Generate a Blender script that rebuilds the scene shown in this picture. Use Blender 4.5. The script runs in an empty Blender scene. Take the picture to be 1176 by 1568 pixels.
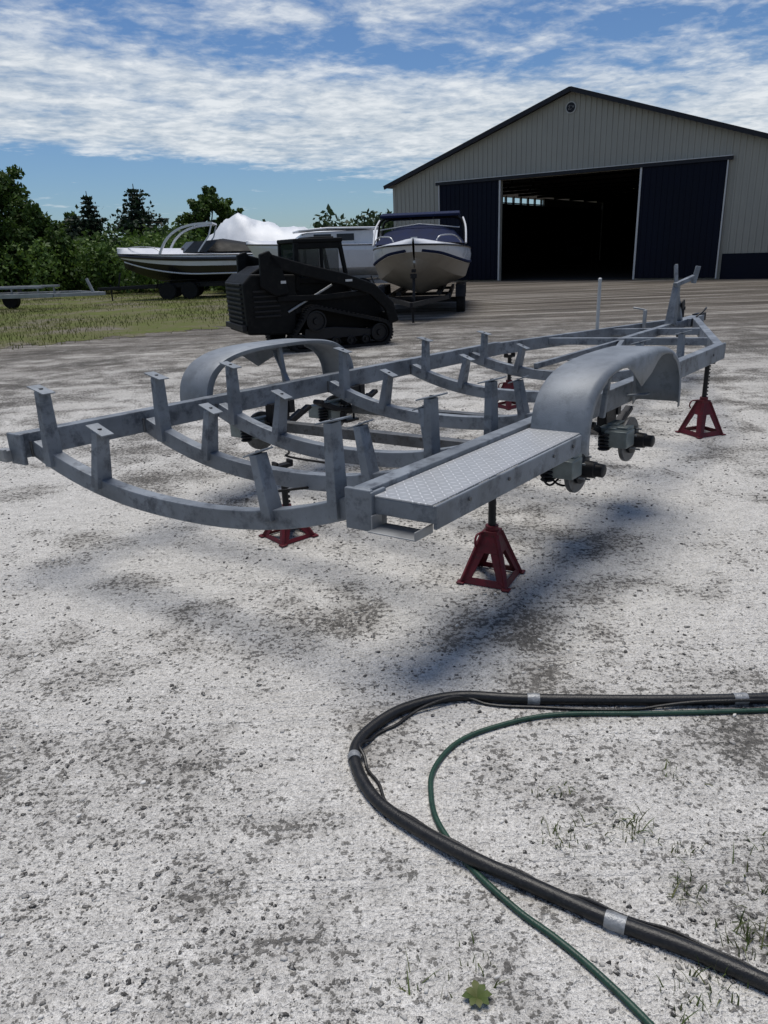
import bpy, bmesh, math, random
import numpy as np
from mathutils import Vector, Matrix
random.seed(4); rng=np.random.default_rng(4)
sc=bpy.context.scene
R=math.radians

# ------------------------------------------------------------------ materials
def newmat(name):
    m=bpy.data.materials.new(name); m.use_nodes=True
    nt=m.node_tree; b=nt.nodes['Principled BSDF']
    return m,nt,b
def N(nt,t,**k):
    n=nt.nodes.new(t)
    for a,v in k.items(): setattr(n,a,v)
    return n
def setin(nt,n,i,v):
    if isinstance(v,bpy.types.NodeSocket): nt.links.new(v,n.inputs[i])
    else: n.inputs[i].default_value=v
def M(nt,op,a,b=0.0,c=None,clamp=False):
    n=N(nt,'ShaderNodeMath',operation=op,use_clamp=clamp)
    setin(nt,n,0,a); setin(nt,n,1,b)
    if c is not None: setin(nt,n,2,c)
    return n.outputs[0]
def mixc(nt,f,a,b,blend='MIX'):
    n=N(nt,'ShaderNodeMix',data_type='RGBA',blend_type=blend)
    setin(nt,n,0,f)
    for i,v in ((6,a),(7,b)):
        if isinstance(v,bpy.types.NodeSocket): nt.links.new(v,n.inputs[i])
        else: n.inputs[i].default_value=(*v,1) if len(v)==3 else v
    return n.outputs[2]
def ramp(nt,f,stops,interp='LINEAR'):
    n=N(nt,'ShaderNodeValToRGB'); nt.links.new(f,n.inputs[0]); cr=n.color_ramp; cr.interpolation=interp
    while len(cr.elements)<len(stops): cr.elements.new(0.5)
    for e,(p,c) in zip(cr.elements,stops):
        e.position=p; e.color=(c,c,c,1) if not hasattr(c,'__len__') else (*c,1)
    return n.outputs[0]
def noise(nt,vec,scale,detail=4,rough=.55,dist=0):
    n=N(nt,'ShaderNodeTexNoise'); nt.links.new(vec,n.inputs['Vector'])
    n.inputs['Scale'].default_value=scale; n.inputs['Detail'].default_value=detail
    n.inputs['Roughness'].default_value=rough; n.inputs['Distortion'].default_value=dist
    return n.outputs['Fac']
def objco(nt): return N(nt,'ShaderNodeTexCoord').outputs['Object']
def bumpn(nt,b,h,strength=.3,dist=.01):
    n=N(nt,'ShaderNodeBump'); n.inputs['Strength'].default_value=strength; n.inputs['Distance'].default_value=dist
    nt.links.new(h,n.inputs['Height']); nt.links.new(n.outputs[0],b.inputs['Normal'])
def mat(name,col,rough=.5,metal=0.,var=.25,scale=4.,bump=0.,bscale=60.,coat=0.,dirt=None,spec=.5):
    m,nt,b=newmat(name); co=objco(nt)
    n1=noise(nt,co,scale,6,.6)
    f=ramp(nt,n1,[(.3,0.),(.7,1.)])
    dark=tuple(c*(1-var) for c in col); lite=tuple(min(1,c*(1+var*.6)) for c in col)
    c=mixc(nt,f,dark,lite)
    if dirt:
        n2=noise(nt,co,scale*3.3,5,.7); c=mixc(nt,ramp(nt,n2,[(.50,0.),(.66,.8)]),c,dirt)
    nt.links.new(c,b.inputs['Base Color'])
    rr=M(nt,'MULTIPLY_ADD',n1,.3,rough-.15,clamp=True); nt.links.new(rr,b.inputs['Roughness'])
    b.inputs['Metallic'].default_value=metal; b.inputs['Specular IOR Level'].default_value=spec
    if coat: b.inputs['Coat Weight'].default_value=coat
    if bump: bumpn(nt,b,noise(nt,co,bscale,4),bump,.004)
    return m
STEEL=mat('blasted_steel',(.195,.217,.243),.54,.28,.42,3.2,.3,160,dirt=(.050,.057,.070))
STEELF=mat('blasted_fender_steel',(.205,.226,.25),.56,.22,.35,3,.3,160,dirt=(.13,.145,.16))
STEEL_D=mat('dull_steel',(.11,.115,.12),.5,.4,.35,9,.3,120,dirt=(.05,.045,.04))
CAST=mat('cast_grey',(.18,.21,.21),.45,.4,.3,14,.3,120)
BLACKM=mat('black_iron',(.010,.010,.012),.5,.1,.4,9,.2,90,spec=.3)
BLACKP=mat('black_paint',(.0035,.0038,.0042),.6,.0,.4,3,.1,40,dirt=(.010,.0095,.009),spec=.16)
RED=mat('red_stand_paint',(.10,.007,.014),.5,.0,.35,12,.2,90,dirt=(.045,.015,.016),spec=.3)
RUBBER=mat('rubber',(.009,.009,.010),.8,.0,.4,9,.4,80,dirt=(.022,.021,.019),spec=.25)
WHITEG=mat('white_gelcoat',(.64,.65,.67),.3,.0,.06,2,coat=.25)
CREAM=mat('hull_bottom_tan',(.25,.22,.18),.5,.0,.2,2,coat=.1)
BLACKG=mat('black_gelcoat',(.008,.008,.010),.3,.0,.1,2,coat=.2)
NAVY=mat('navy_canvas',(.010,.016,.048),.85,.0,.3,3,.3,30,spec=.15)
TARP=mat('shrink_wrap',(.58,.61,.65),.45,.0,.08,2,1.,2.5)
GLASS=mat('dark_glass',(.02,.025,.03),.32,.0,.1,1,spec=.4)
ALU=mat('aluminium',(.45,.46,.47),.4,.6,.15,5)
GALV=mat('galvanised',(.30,.31,.32),.5,.5,.25,6)
PVC=mat('white_pvc',(.40,.41,.41),.45,.0,.15,6)
WALL=mat('tan_ribbed_steel',(.335,.325,.28),.55,.0,.08,.6,spec=.3)
DOOR=mat('navy_ribbed_steel',(.0035,.0058,.0155),.55,.0,.2,.8,spec=.13)
TRIM=mat('white_trim',(.5,.5,.49),.45,.0,.1,2)
DTRIM=mat('black_trim',(.010,.011,.017),.5,.0,.2,2,spec=.3)
ROOF=mat('dark_roof_steel',(.03,.033,.045),.4,.2,.2,1)
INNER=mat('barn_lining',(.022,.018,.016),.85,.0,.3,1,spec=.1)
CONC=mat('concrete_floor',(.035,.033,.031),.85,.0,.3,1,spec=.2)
TAPE=mat('duct_tape',(.25,.26,.27),.42,.3,.3,60,.5,150)
HOSEB=mat('black_hose_rubber',(.008,.008,.009),.42,.0,.4,30,.3,200,dirt=(.020,.020,.020),spec=.4)
HOSEG=mat('green_hose_vinyl',(.010,.042,.026),.42,.0,.3,30,.2,200,dirt=(.022,.045,.035),spec=.4)
BARK=mat('bark',(.06,.045,.032),.9,.0,.4,6,.6,20)

def diamond():
    m,nt,b=newmat('diamond_plate'); co=objco(nt)
    mp=N(nt,'ShaderNodeMapping'); nt.links.new(co,mp.inputs[0]); mp.inputs['Rotation'].default_value=(0,0,R(-50.7))
    s=N(nt,'ShaderNodeSeparateXYZ'); nt.links.new(mp.outputs[0],s.inputs[0])
    fx=M(nt,'MULTIPLY',s.outputs[0],34.); fy=M(nt,'MULTIPLY',s.outputs[1],34.)
    ck=M(nt,'FRACT',M(nt,'MULTIPLY',M(nt,'ADD',M(nt,'FLOOR',fx),M(nt,'FLOOR',fy)),.5))
    u=M(nt,'SUBTRACT',M(nt,'FRACT',fx),.5); v=M(nt,'SUBTRACT',M(nt,'FRACT',fy),.5)
    sel=M(nt,'GREATER_THAN',ck,.25)
    p=M(nt,'DIVIDE',M(nt,'ADD',u,v),M(nt,'MULTIPLY_ADD',sel,.52,.18))
    q=M(nt,'DIVIDE',M(nt,'SUBTRACT',u,v),M(nt,'MULTIPLY_ADD',sel,-.52,.70))
    d=M(nt,'SUBTRACT',1.,M(nt,'ADD',M(nt,'MULTIPLY',p,p),M(nt,'MULTIPLY',q,q)),clamp=True)
    dd=ramp(nt,d,[(0,0.),(.35,1.)])
    n=noise(nt,co,9,5)
    c=mixc(nt,dd,(.34,.35,.36),(.58,.59,.60)); c=mixc(nt,ramp(nt,n,[(.45,0.),(.8,.5)]),c,(.24,.25,.26))
    nt.links.new(c,b.inputs['Base Color']); b.inputs['Metallic'].default_value=.2; b.inputs['Roughness'].default_value=.42
    bumpn(nt,b,dd,.8,.003); return m
DIAM=diamond()

def foliage(name,c1,c2,c3,scale=.7,tl=.28):
    m,nt,b=newmat(name); co=objco(nt)
    n=noise(nt,co,scale,5,.65)
    g=N(nt,'ShaderNodeNewGeometry').outputs['Random Per Island']
    f=M(nt,'ADD',M(nt,'MULTIPLY',n,.7),M(nt,'MULTIPLY',g,.35))
    c=ramp(nt,f,[(.3,c1),(.55,c2),(.78,c3)])
    nt.links.new(c,b.inputs['Base Color']); b.inputs['Roughness'].default_value=.6
    b.inputs['Specular IOR Level'].default_value=.25
    tr=N(nt,'ShaderNodeBsdfTranslucent'); nt.links.new(c,tr.inputs[0])
    mx=N(nt,'ShaderNodeMixShader'); mx.inputs[0].default_value=tl
    nt.links.new(b.outputs[0],mx.inputs[1]); nt.links.new(tr.outputs[0],mx.inputs[2])
    nt.links.new(mx.outputs[0],nt.nodes['Material Output'].inputs[0])
    return m
LEAF=foliage('leaf_green',(.018,.038,.008),(.05,.095,.018),(.11,.165,.035))
LEAFD=foliage('spruce_needle',(.006,.014,.008),(.015,.032,.016),(.035,.06,.028))
HEDGE=foliage('shrub_green',(.03,.06,.012),(.075,.135,.025),(.14,.21,.045),.5)
GRASSM=foliage('grass_blade',(.07,.08,.02),(.12,.135,.035),(.20,.19,.07),.4)
WEED=foliage('yard_weed',(.05,.08,.02),(.09,.12,.035),(.16,.15,.07),.4)
FAR=foliage('far_foliage',(.016,.032,.012),(.035,.06,.024),(.065,.095,.038),.15)

# ------------------------------------------------------------------ builders
def empty(name,loc=(0,0,0)):
    e=bpy.data.objects.new(name,None); e.location=loc; e.empty_display_size=.3
    sc.collection.objects.link(e); return e
def mkobj(name,verts,faces,m,parent=None,smooth=False,bevel=0,recalc=True):
    me=bpy.data.meshes.new(name); me.from_pydata([tuple(v) for v in verts],[],faces); me.update()
    if recalc:
        bm=bmesh.new(); bm.from_mesh(me); bmesh.ops.recalc_face_normals(bm,faces=bm.faces); bm.to_mesh(me); bm.free()
    if smooth:
        for p in me.polygons: p.use_smooth=True
    me.materials.append(m)
    o=bpy.data.objects.new(name,me); sc.collection.objects.link(o)
    if parent: o.parent=parent; o.matrix_parent_inverse=Matrix.Translation(-Vector(parent.location))
    if bevel:
        b=o.modifiers.new('bevel','BEVEL'); b.width=bevel; b.segments=2; b.limit_method='ANGLE'; b.angle_limit=R(40)
    return o
Z=Vector((0,0,1))
class B:
    def __init__(s,name,m,parent,tf=None,smooth=False,bevel=0):
        s.name=name;s.m=m;s.p=parent;s.tf=tf or (lambda v:v);s.s=smooth;s.b=bevel;s.V=[];s.F=[]
    def add(s,vs,fs):
        o=len(s.V); s.V+= [Vector(v) for v in vs]; s.F+=[tuple(i+o for i in f) for f in fs]; return s
    def box(s,c,d):
        x,y,z=c; a,b,h=d[0]/2,d[1]/2,d[2]/2
        return s.add([(x+i*a,y+j*b,z+k*h) for k in(-1,1) for i,j in((-1,-1),(1,-1),(1,1),(-1,1))],
            [(0,3,2,1),(4,5,6,7),(0,1,5,4),(1,2,6,5),(2,3,7,6),(3,0,4,7)])
    def sweep(s,path,w,h,up=Z,ws=None):
        P=[Vector(p) for p in path]; up=Vector(up); vs=[];n=len(P)
        for i,p in enumerate(P):
            t=(P[min(i+1,n-1)]-P[max(i-1,0)]).normalized(); sd=up.cross(t)
            if sd.length<1e-4: sd=Vector((1,0,0)).cross(t)
            sd.normalize(); un=t.cross(sd); k=ws[i] if ws else 1
            for a,b in((-1,-1),(1,-1),(1,1),(-1,1)): vs.append(p+sd*a*w/2*k+un*b*h/2*k)
        fs=[(0,3,2,1),tuple(4*(n-1)+j for j in range(4))]
        for i in range(n-1):
            for j in range(4): fs.append((4*i+j,4*i+(j+1)%4,4*i+4+(j+1)%4,4*i+4+j))
        return s.add(vs,fs)
    def beam(s,p0,p1,w,h,up=Z,taper=1): return s.sweep([p0,p1],w,h,up,[1,taper])
    def tube(s,path,r,n=12,rs=None):
        P=[Vector(p) for p in path]; vs=[];k=len(P); ref=None
        for i,p in enumerate(P):
            t=(P[min(i+1,k-1)]-P[max(i-1,0)]).normalized()
            if ref is None:
                ref=Z if abs(t.z)<.9 else Vector((1,0,0))
            sd=ref.cross(t).normalized(); un=t.cross(sd); ref=un
            rr=rs[i] if rs else r
            for j in range(n):
                a=2*math.pi*j/n; vs.append(p+(sd*math.cos(a)+un*math.sin(a))*rr)
        fs=[tuple(range(n))[::-1],tuple(n*(k-1)+j for j in range(n))]
        for i in range(k-1):
            for j in range(n): fs.append((n*i+j,n*i+(j+1)%n,n*i+n+(j+1)%n,n*i+n+j))
        return s.add(vs,fs)
    def cyl(s,p0,p1,r,r1=None,n=20):
        return s.tube([p0,p1],r,n,[r,r if r1 is None else r1])
    def lathe(s,o,ax,prof,n=28):
        o=Vector(o); ax=Vector(ax).normalized(); ref=Z if abs(ax.z)<.9 else Vector((1,0,0))
        sd=ref.cross(ax).normalized(); un=ax.cross(sd); vs=[];k=len(prof)
        for r,x in prof:
            for j in range(n):
                a=2*math.pi*j/n; vs.append(o+ax*x+(sd*math.cos(a)+un*math.sin(a))*max(r,.0005))
        fs=[tuple(range(n)),tuple(n*(k-1)+j for j in range(n))]
        for i in range(k-1):
            for j in range(n): fs.append((n*i+j,n*i+(j+1)%n,n*i+n+(j+1)%n,n*i+n+j))
        return s.add(vs,fs)
    def prism(s,poly,e0,e1,ax='y'):
        n=len(poly)
        f={'y':lambda p,e:(p[0],e,p[1]),'x':lambda p,e:(e,p[0],p[1]),'z':lambda p,e:(p[0],p[1],e)}[ax]
        vs=[f(p,e0) for p in poly]+[f(p,e1) for p in poly]
        fs=[tuple(range(n)),tuple(range(n,2*n))]+[(i,(i+1)%n,n+(i+1)%n,n+i) for i in range(n)]
        return s.add(vs,fs)
    def done(s):
        vs=[s.tf(v) for v in s.V]
        o=mkobj(s.name,vs,s.F,s.m,s.p,False,s.b)
        if s.s:
            me=o.data
            for p in me.polygons: p.use_smooth=True
            try: 
                me.set_sharp_from_angle(angle=R(38))
            except Exception: pass
        return o
def frame(loc,ang,k=1.):
    c,s_=math.cos(ang)*k,math.sin(ang)*k
    return lambda v:Vector((loc[0]+c*v[0]-s_*v[1],loc[1]+s_*v[0]+c*v[1],(loc[2] if len(loc)>2 else 0)+v[2]*k))
def catmull(P,k=8):
    P=[Vector(p) for p in P]; out=[]
    for i in range(len(P)-1):
        p0=P[max(i-1,0)];p1=P[i];p2=P[i+1];p3=P[min(i+2,len(P)-1)]
        for j in range(k):
            t=j/k; out.append(.5*((2*p1)+(p2-p0)*t+(2*p0-5*p1+4*p2-p3)*t*t+(3*p1-p0-3*p2+p3)*t**3))
    out.append(P[-1]); return out

# ------------------------------------------------------------------ camera
cam=bpy.data.cameras.new('camera'); co=bpy.data.objects.new('camera',cam); sc.collection.objects.link(co)
cam.sensor_fit='VERTICAL'; cam.sensor_height=36; cam.sensor_width=27; cam.lens=26; cam.clip_end=3000; cam.clip_start=.05
co.matrix_world=Matrix.Translation((0,0,1.6))@Matrix.Rotation(R(70.4),4,'X')@Matrix.Rotation(R(-2.18),4,'Z')
sc.camera=co
sc.view_settings.view_transform='Standard'; sc.view_settings.look='None'; sc.view_settings.exposure=0

# ------------------------------------------------------------------ light (sun veiled by thin cloud: soft-edged)
EL,AZ=79,-12
sv=Vector((math.sin(R(AZ))*math.cos(R(EL)),math.cos(R(AZ))*math.cos(R(EL)),math.sin(R(EL))))
sl=bpy.data.lights.new('sun','SUN'); sl.energy=3.6; sl.angle=R(32); sl.color=(1,.95,.875)
so=bpy.data.objects.new('sun',sl); sc.collection.objects.link(so); so.rotation_euler=sv.to_track_quat('Z','Y').to_euler(); so.location=(5,20,40)
w=bpy.data.worlds.new('World'); sc.world=w; w.use_nodes=True; nt=w.node_tree
bg=nt.nodes['Background']
sky=N(nt,'ShaderNodeTexSky',sky_type='NISHITA'); sky.sun_disc=False; sky.sun_elevation=R(EL); sky.sun_rotation=R(AZ)
sky.air_density=1.0; sky.dust_density=.35; sky.ozone_density=2.2
g=N(nt,'ShaderNodeTexCoord').outputs['Generated']; sp=N(nt,'ShaderNodeSeparateXYZ'); nt.links.new(g,sp.inputs[0])
X,Y,ZZ=sp.outputs
zp=M(nt,'ADD',M(nt,'MAXIMUM',ZZ,0.),.09)
cx=M(nt,'DIVIDE',X,zp); cy=M(nt,'DIVIDE',Y,zp)
cb=N(nt,'ShaderNodeCombineXYZ'); nt.links.new(M(nt,'MULTIPLY_ADD',cy,.25,cx),cb.inputs[0]); nt.links.new(M(nt,'MULTIPLY_ADD',cx,-.30,cy),cb.inputs[1])
mp=N(nt,'ShaderNodeMapping'); nt.links.new(cb.outputs[0],mp.inputs[0]); mp.inputs['Scale'].default_value=(.95,1.0,1); mp.inputs['Location'].default_value=(5.3,2.4,0)
nA=noise(nt,mp.outputs[0],.8,3,.5,.3); nB=noise(nt,mp.outputs[0],2.6,8,.6,.35); nC=noise(nt,mp.outputs[0],11,5,.6,.3)
ee=M(nt,'MULTIPLY_ADD',X,.09,ZZ)
bias=ramp(nt,ee,[(.0,.06),(.075,.08),(.10,.80),(.165,.88),(.205,.48),(.25,.48),(.5,.3)])
s=M(nt,'ADD',M(nt,'MULTIPLY',nA,.6),M(nt,'ADD',M(nt,'MULTIPLY',nB,.85),M(nt,'MULTIPLY',nC,.36)))
s=M(nt,'ADD',s,M(nt,'MULTIPLY_ADD',bias,.60,-1.08))
mask=ramp(nt,s,[(.0,0.),(.09,.30),(.22,.75),(.40,1.)])
cc=mixc(nt,ramp(nt,M(nt,'MULTIPLY_ADD',nC,.5,M(nt,'MULTIPLY',nB,.6)),[(.42,0.),(.68,1.)]),(.46,.53,.60),(.84,.87,.89))
skyc=N(nt,'ShaderNodeVectorMath',operation='MULTIPLY'); nt.links.new(sky.outputs[0],skyc.inputs[0]); skyc.inputs[1].default_value=(.052,.067,.086)
fin=mixc(nt,M(nt,'MULTIPLY',mask,.9),skyc.outputs[0],cc)
scl=N(nt,'ShaderNodeVectorMath',operation='SCALE'); nt.links.new(fin,scl.inputs[0]); scl.inputs['Scale'].default_value=10.
nt.links.new(scl.outputs[0],bg.inputs[0]); bg.inputs[1].default_value=.1

# ------------------------------------------------------------------ ground
def ground_mat():
    m,nt,b=newmat('dusty_gravel'); c0=objco(nt)
    dn=N(nt,'ShaderNodeVectorMath',operation='DISTANCE'); nt.links.new(c0,dn.inputs[0]); dn.inputs[1].default_value=(.0,2.6,0)
    D=dn.outputs['Value']
    big=noise(nt,c0,.75,3,.6,.3); med=noise(nt,c0,2.6,5,.62,.5)
    g0=noise(nt,c0,13,4,.65); g1=noise(nt,c0,42,3,.65); g2=noise(nt,c0,95,2,.6)
    grain=M(nt,'ADD',M(nt,'MULTIPLY',g1,.62),M(nt,'ADD',M(nt,'MULTIPLY',g2,.38),M(nt,'MULTIPLY_ADD',g0,.35,-.175)))
    def track(rot,sx,sy,sc_,dist):
        mp=N(nt,'ShaderNodeMapping'); nt.links.new(c0,mp.inputs[0]); mp.inputs['Rotation'].default_value=(0,0,R(rot)); mp.inputs['Scale'].default_value=(sx,sy,1)
        return noise(nt,mp.outputs[0],sc_,6,.68,dist)
    t1=track(34,.16,1.7,1.3,.5); t2=track(-12,.12,1.6,1.1,.8)
    L=M(nt,'ADD',M(nt,'MULTIPLY_ADD',med,2.7,-1.35),M(nt,'MULTIPLY_ADD',big,2.6,-1.3))
    L=M(nt,'ADD',L,M(nt,'MULTIPLY_ADD',t1,1.3,-.65))
    L=M(nt,'ADD',L,M(nt,'SUBTRACT',.72,M(nt,'MULTIPLY',M(nt,'MAXIMUM',M(nt,'SUBTRACT',D,2.4),0.),.06)))
    L=M(nt,'MAXIMUM',M(nt,'MINIMUM',L,1.15),-.35)
    thr=M(nt,'MULTIPLY_ADD',L,.135,.447)
    on=M(nt,'MULTIPLY',M(nt,'SUBTRACT',grain,thr),20.,clamp=True)
    tone=ramp(nt,M(nt,'MULTIPLY_ADD',g2,.5,M(nt,'MULTIPLY',g0,.5)),[(.38,(.028,.027,.026)),(.5,(.080,.076,.070)),(.62,(.17,.162,.15))])
    white=ramp(nt,M(nt,'MULTIPLY_ADD',g2,.6,M(nt,'MULTIPLY',g0,.4)),[(.35,(.39,.378,.355)),(.5,(.60,.583,.55)),(.65,(.76,.742,.705))])
    base=mixc(nt,M(nt,'MULTIPLY_ADD',L,.9,.34,clamp=True),(.24,.226,.205),white)
    c=mixc(nt,M(nt,'MULTIPLY',on,.9),base,tone)
    far=M(nt,'ADD',M(nt,'MULTIPLY_ADD',D,.095,-.66),M(nt,'MULTIPLY_ADD',big,1.4,-.7),clamp=True)
    tk=M(nt,'MULTIPLY_ADD',t1,.62,M(nt,'MULTIPLY_ADD',t2,.38,M(nt,'MULTIPLY_ADD',g0,.22,-.11)))
    yard=ramp(nt,tk,[(.41,(.070,.060,.050)),(.47,(.125,.110,.093)),(.53,(.21,.19,.165)),(.60,(.42,.395,.355))])
    yard=mixc(nt,M(nt,'MULTIPLY',M(nt,'MULTIPLY',M(nt,'SUBTRACT',grain,.5),14.,clamp=True),.5),yard,(.04,.036,.032))
    vfar=M(nt,'MULTIPLY_ADD',D,.055,-.75,clamp=True)
    yard=mixc(nt,M(nt,'MULTIPLY',vfar,.8),yard,ramp(nt,t2,[(.41,(.055,.047,.039)),(.5,(.105,.090,.074)),(.60,(.20,.178,.15))]))
    c=mixc(nt,M(nt,'MULTIPLY',far,.93),c,yard)
    nt.links.new(c,b.inputs['Base Color']); b.inputs['Roughness'].default_value=.95; b.inputs['Specular IOR Level'].default_value=.1
    h=M(nt,'ADD',M(nt,'MULTIPLY',grain,1.3),M(nt,'ADD',M(nt,'MULTIPLY',med,1.5),M(nt,'MULTIPLY',t1,3.)))
    bumpn(nt,b,h,1.,.034)
    return m
GROUND=ground_mat()
gv=[];gf=[]
rings=[0,1,2,3,4,6,8,12,16,24,40,80,160,400,1200]; ns=48
gv.append((0,0,0))
for r in rings[1:]:
    for j in range(ns):
        a=2*math.pi*j/ns; gv.append((r*math.cos(a),r*math.sin(a),0))
for j in range(ns): gf.append((0,1+j,1+(j+1)%ns))
for i in range(len(rings)-2):
    for j in range(ns):
        a=1+i*ns; gf.append((a+j,a+ns+j,a+ns+(j+1)%ns,a+(j+1)%ns))
mkobj('ground',gv,gf,GROUND)

def gravel(n,name):
    rad=0.9+rng.random(n)**1.6*7.0; th=R(90)+(rng.random(n)-.5)*R(130)
    x=rad*np.cos(th); y=rad*np.sin(th)*1.0-.1
    keep=(np.sin(x*2.1+1)*np.cos(y*1.7)+np.sin(x*5+y*3)*.6+np.sin(x*11-y*9)*.5+rng.normal(0,.7,n))>-.2
    x=x[keep];y=y[keep];n=len(x)
    s=.0018+.0062*rng.random(n)**4.0; s*= (1+.10*y)
    ph=(1+5**.5)/2
    base=np.array([(-1,ph,0),(1,ph,0),(-1,-ph,0),(1,-ph,0),(0,-1,ph),(0,1,ph),(0,-1,-ph),(0,1,-ph),(ph,0,-1),(ph,0,1),(-ph,0,-1),(-ph,0,1)],float)/1.9
    F0=[(0,11,5),(0,5,1),(0,1,7),(0,7,10),(0,10,11),(1,5,9),(5,11,4),(11,10,2),(10,7,6),(7,1,8),(3,9,4),(3,4,2),(3,2,6),(3,6,8),(3,8,9),(4,9,5),(2,4,11),(6,2,10),(8,6,7),(9,8,1)]
    st_=np.stack([.65+.9*rng.random(n),.5+.6*rng.random(n),.4+.4*rng.random(n)],-1)[:,None,:]
    sh=base[None]*st_*(.8+.4*rng.random((n,12,1)))+rng.normal(0,.15,(n,12,3))
    an=rng.random(n)*6.28; ca,sa=np.cos(an)[:,None],np.sin(an)[:,None]
    vx=sh[...,0]*ca-sh[...,1]*sa; vy=sh[...,0]*sa+sh[...,1]*ca; vz=sh[...,2]
    V=np.stack([x[:,None]+vx*s[:,None],y[:,None]+vy*s[:,None],vz*s[:,None]+.08*s[:,None]],-1).reshape(-1,3)
    Fa=(np.array(F0)[None]+(np.arange(n)*12)[:,None,None]).reshape(-1,3)
    m,nt,b=newmat('gravel_stone')
    gm=N(nt,'ShaderNodeNewGeometry'); g=gm.outputs['Random Per Island']
    c=ramp(nt,g,[(0,(.030,.029,.029)),(.33,(.07,.067,.063)),(.55,(.15,.143,.133)),(.75,(.36,.35,.33)),(1,(.62,.605,.575))])
    dn_=noise(nt,objco(nt),160,3,.6)
    c=mixc(nt,ramp(nt,dn_,[(.50,0.),(.64,.7)]),c,(.50,.485,.46))
    nt.links.new(c,b.inputs['Base Color']); b.inputs['Roughness'].default_value=.9; b.inputs['Specular IOR Level'].default_value=.2
    me=bpy.data.meshes.new(name); me.vertices.add(len(V)); me.vertices.foreach_set('co',V.ravel())
    nf=len(Fa); me.loops.add(nf*3); me.loops.foreach_set('vertex_index',Fa.ravel().astype(np.int32)); me.polygons.add(nf)
    me.polygons.foreach_set('loop_start',np.arange(0,nf*3,3,dtype=np.int32))
    try: me.polygons.foreach_set('loop_total',np.full(nf,3,dtype=np.int32))
    except Exception: pass
    me.update(calc_edges=True); me.validate(); me.materials.append(m)
    o=bpy.data.objects.new(name,me); sc.collection.objects.link(o)
gravel(62000,'gravel')

# lawn
edge=[(-60,5),(-25,8.5),(-14,11.3),(-9.5,13.8),(-7.6,15.0),(-5.6,16.4),(-3.7,17.8),(-3.1,19.5),(-3.6,23),(-4.2,28),(-4.6,36),(-2,42),(.2,50),(4,70),(60,90)]
ed=catmull([(a,b,0) for a,b in edge],24); e2=[]
for i,p in enumerate(ed):
    t=(ed[min(i+1,len(ed)-1)]-ed[max(i-1,0)]).normalized(); nr=Vector((-t.y,t.x,0))
    e2.append(p+nr*(.10*rng.normal()+.22*math.sin(i*.7)+.12*math.sin(i*2.1)))
def lawn_mat():
    m,nt,b=newmat('lawn_turf'); c0=objco(nt)
    a=noise(nt,c0,.5,6,.68,.4); f=noise(nt,c0,9,5,.7)
    c=ramp(nt,M(nt,'MULTIPLY_ADD',f,.35,M(nt,'MULTIPLY',a,.75)),[(.44,(.15,.135,.11)),(.52,(.11,.11,.05)),(.62,(.09,.11,.032)),(.75,(.145,.15,.055))])
    nt.links.new(c,b.inputs['Base Color']); b.inputs['Roughness'].default_value=.95; b.inputs['Specular IOR Level'].default_value=.1
    bumpn(nt,b,f,.8,.05); return m
lv=[(p.x,p.y,.006) for p in e2]+[(300,400,.006),(-500,400,.006),(-500,5,.006)]
mkobj('lawn',lv,[tuple(range(len(lv)))],lawn_mat(),None)

def blades(name,pts,h,wd,m,lean=.5,parent=None):
    n=len(pts); pts=np.asarray(pts,float)
    an=rng.random(n)*6.28; hh=h*(.5+rng.random(n)); ww=wd*(.6+.8*rng.random(n))
    ln=lean*hh*rng.normal(0,1,n); la=rng.random(n)*6.28
    dx=np.cos(an)*ww; dy=np.sin(an)*ww
    z0=pts[:,2]
    a=np.stack([pts[:,0]-dx,pts[:,1]-dy,z0],-1); b=np.stack([pts[:,0]+dx,pts[:,1]+dy,z0],-1)
    c=np.stack([pts[:,0]+ln*.4*np.cos(la)+dx*.7,pts[:,1]+ln*.4*np.sin(la)+dy*.7,z0+hh*.6],-1)
    d=np.stack([pts[:,0]+ln*.4*np.cos(la)-dx*.7,pts[:,1]+ln*.4*np.sin(la)-dy*.7,z0+hh*.6],-1)
    e=np.stack([pts[:,0]+ln*np.cos(la),pts[:,1]+ln*np.sin(la),z0+hh],-1)
    V=np.stack([a,b,c,d,e],1).reshape(-1,3); F=[]
    for i in range(n): o=5*i; F+= [(o,o+1,o+2,o+3),(o+3,o+2,o+4)]
    return mkobj(name,V.tolist(),F,m,parent,recalc=False)
pts=[]
def edgeY(x):
    for i in range(len(edge)-1):
        if edge[i][0]<=x<=edge[i+1][0] and edge[i][1]<=20:
            return edge[i][1]+(edge[i+1][1]-edge[i][1])*(x-edge[i][0])/(edge[i+1][0]-edge[i][0])
    return 19
while len(pts)<26000:
    y=12+rng.random()**1.3*25; x=-3.3-rng.random()*22
    if y<edgeY(x)-1.0+abs(rng.normal(0,1.1)): continue
    if math.sin(x*.9+y*.5)+math.sin(x*.37-y*.8+2)+rng.normal(0,.8)<-.4: continue
    pts.append((x,y,0.005))
blades('lawn_grass',pts,.07,.008,GRASSM)

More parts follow.
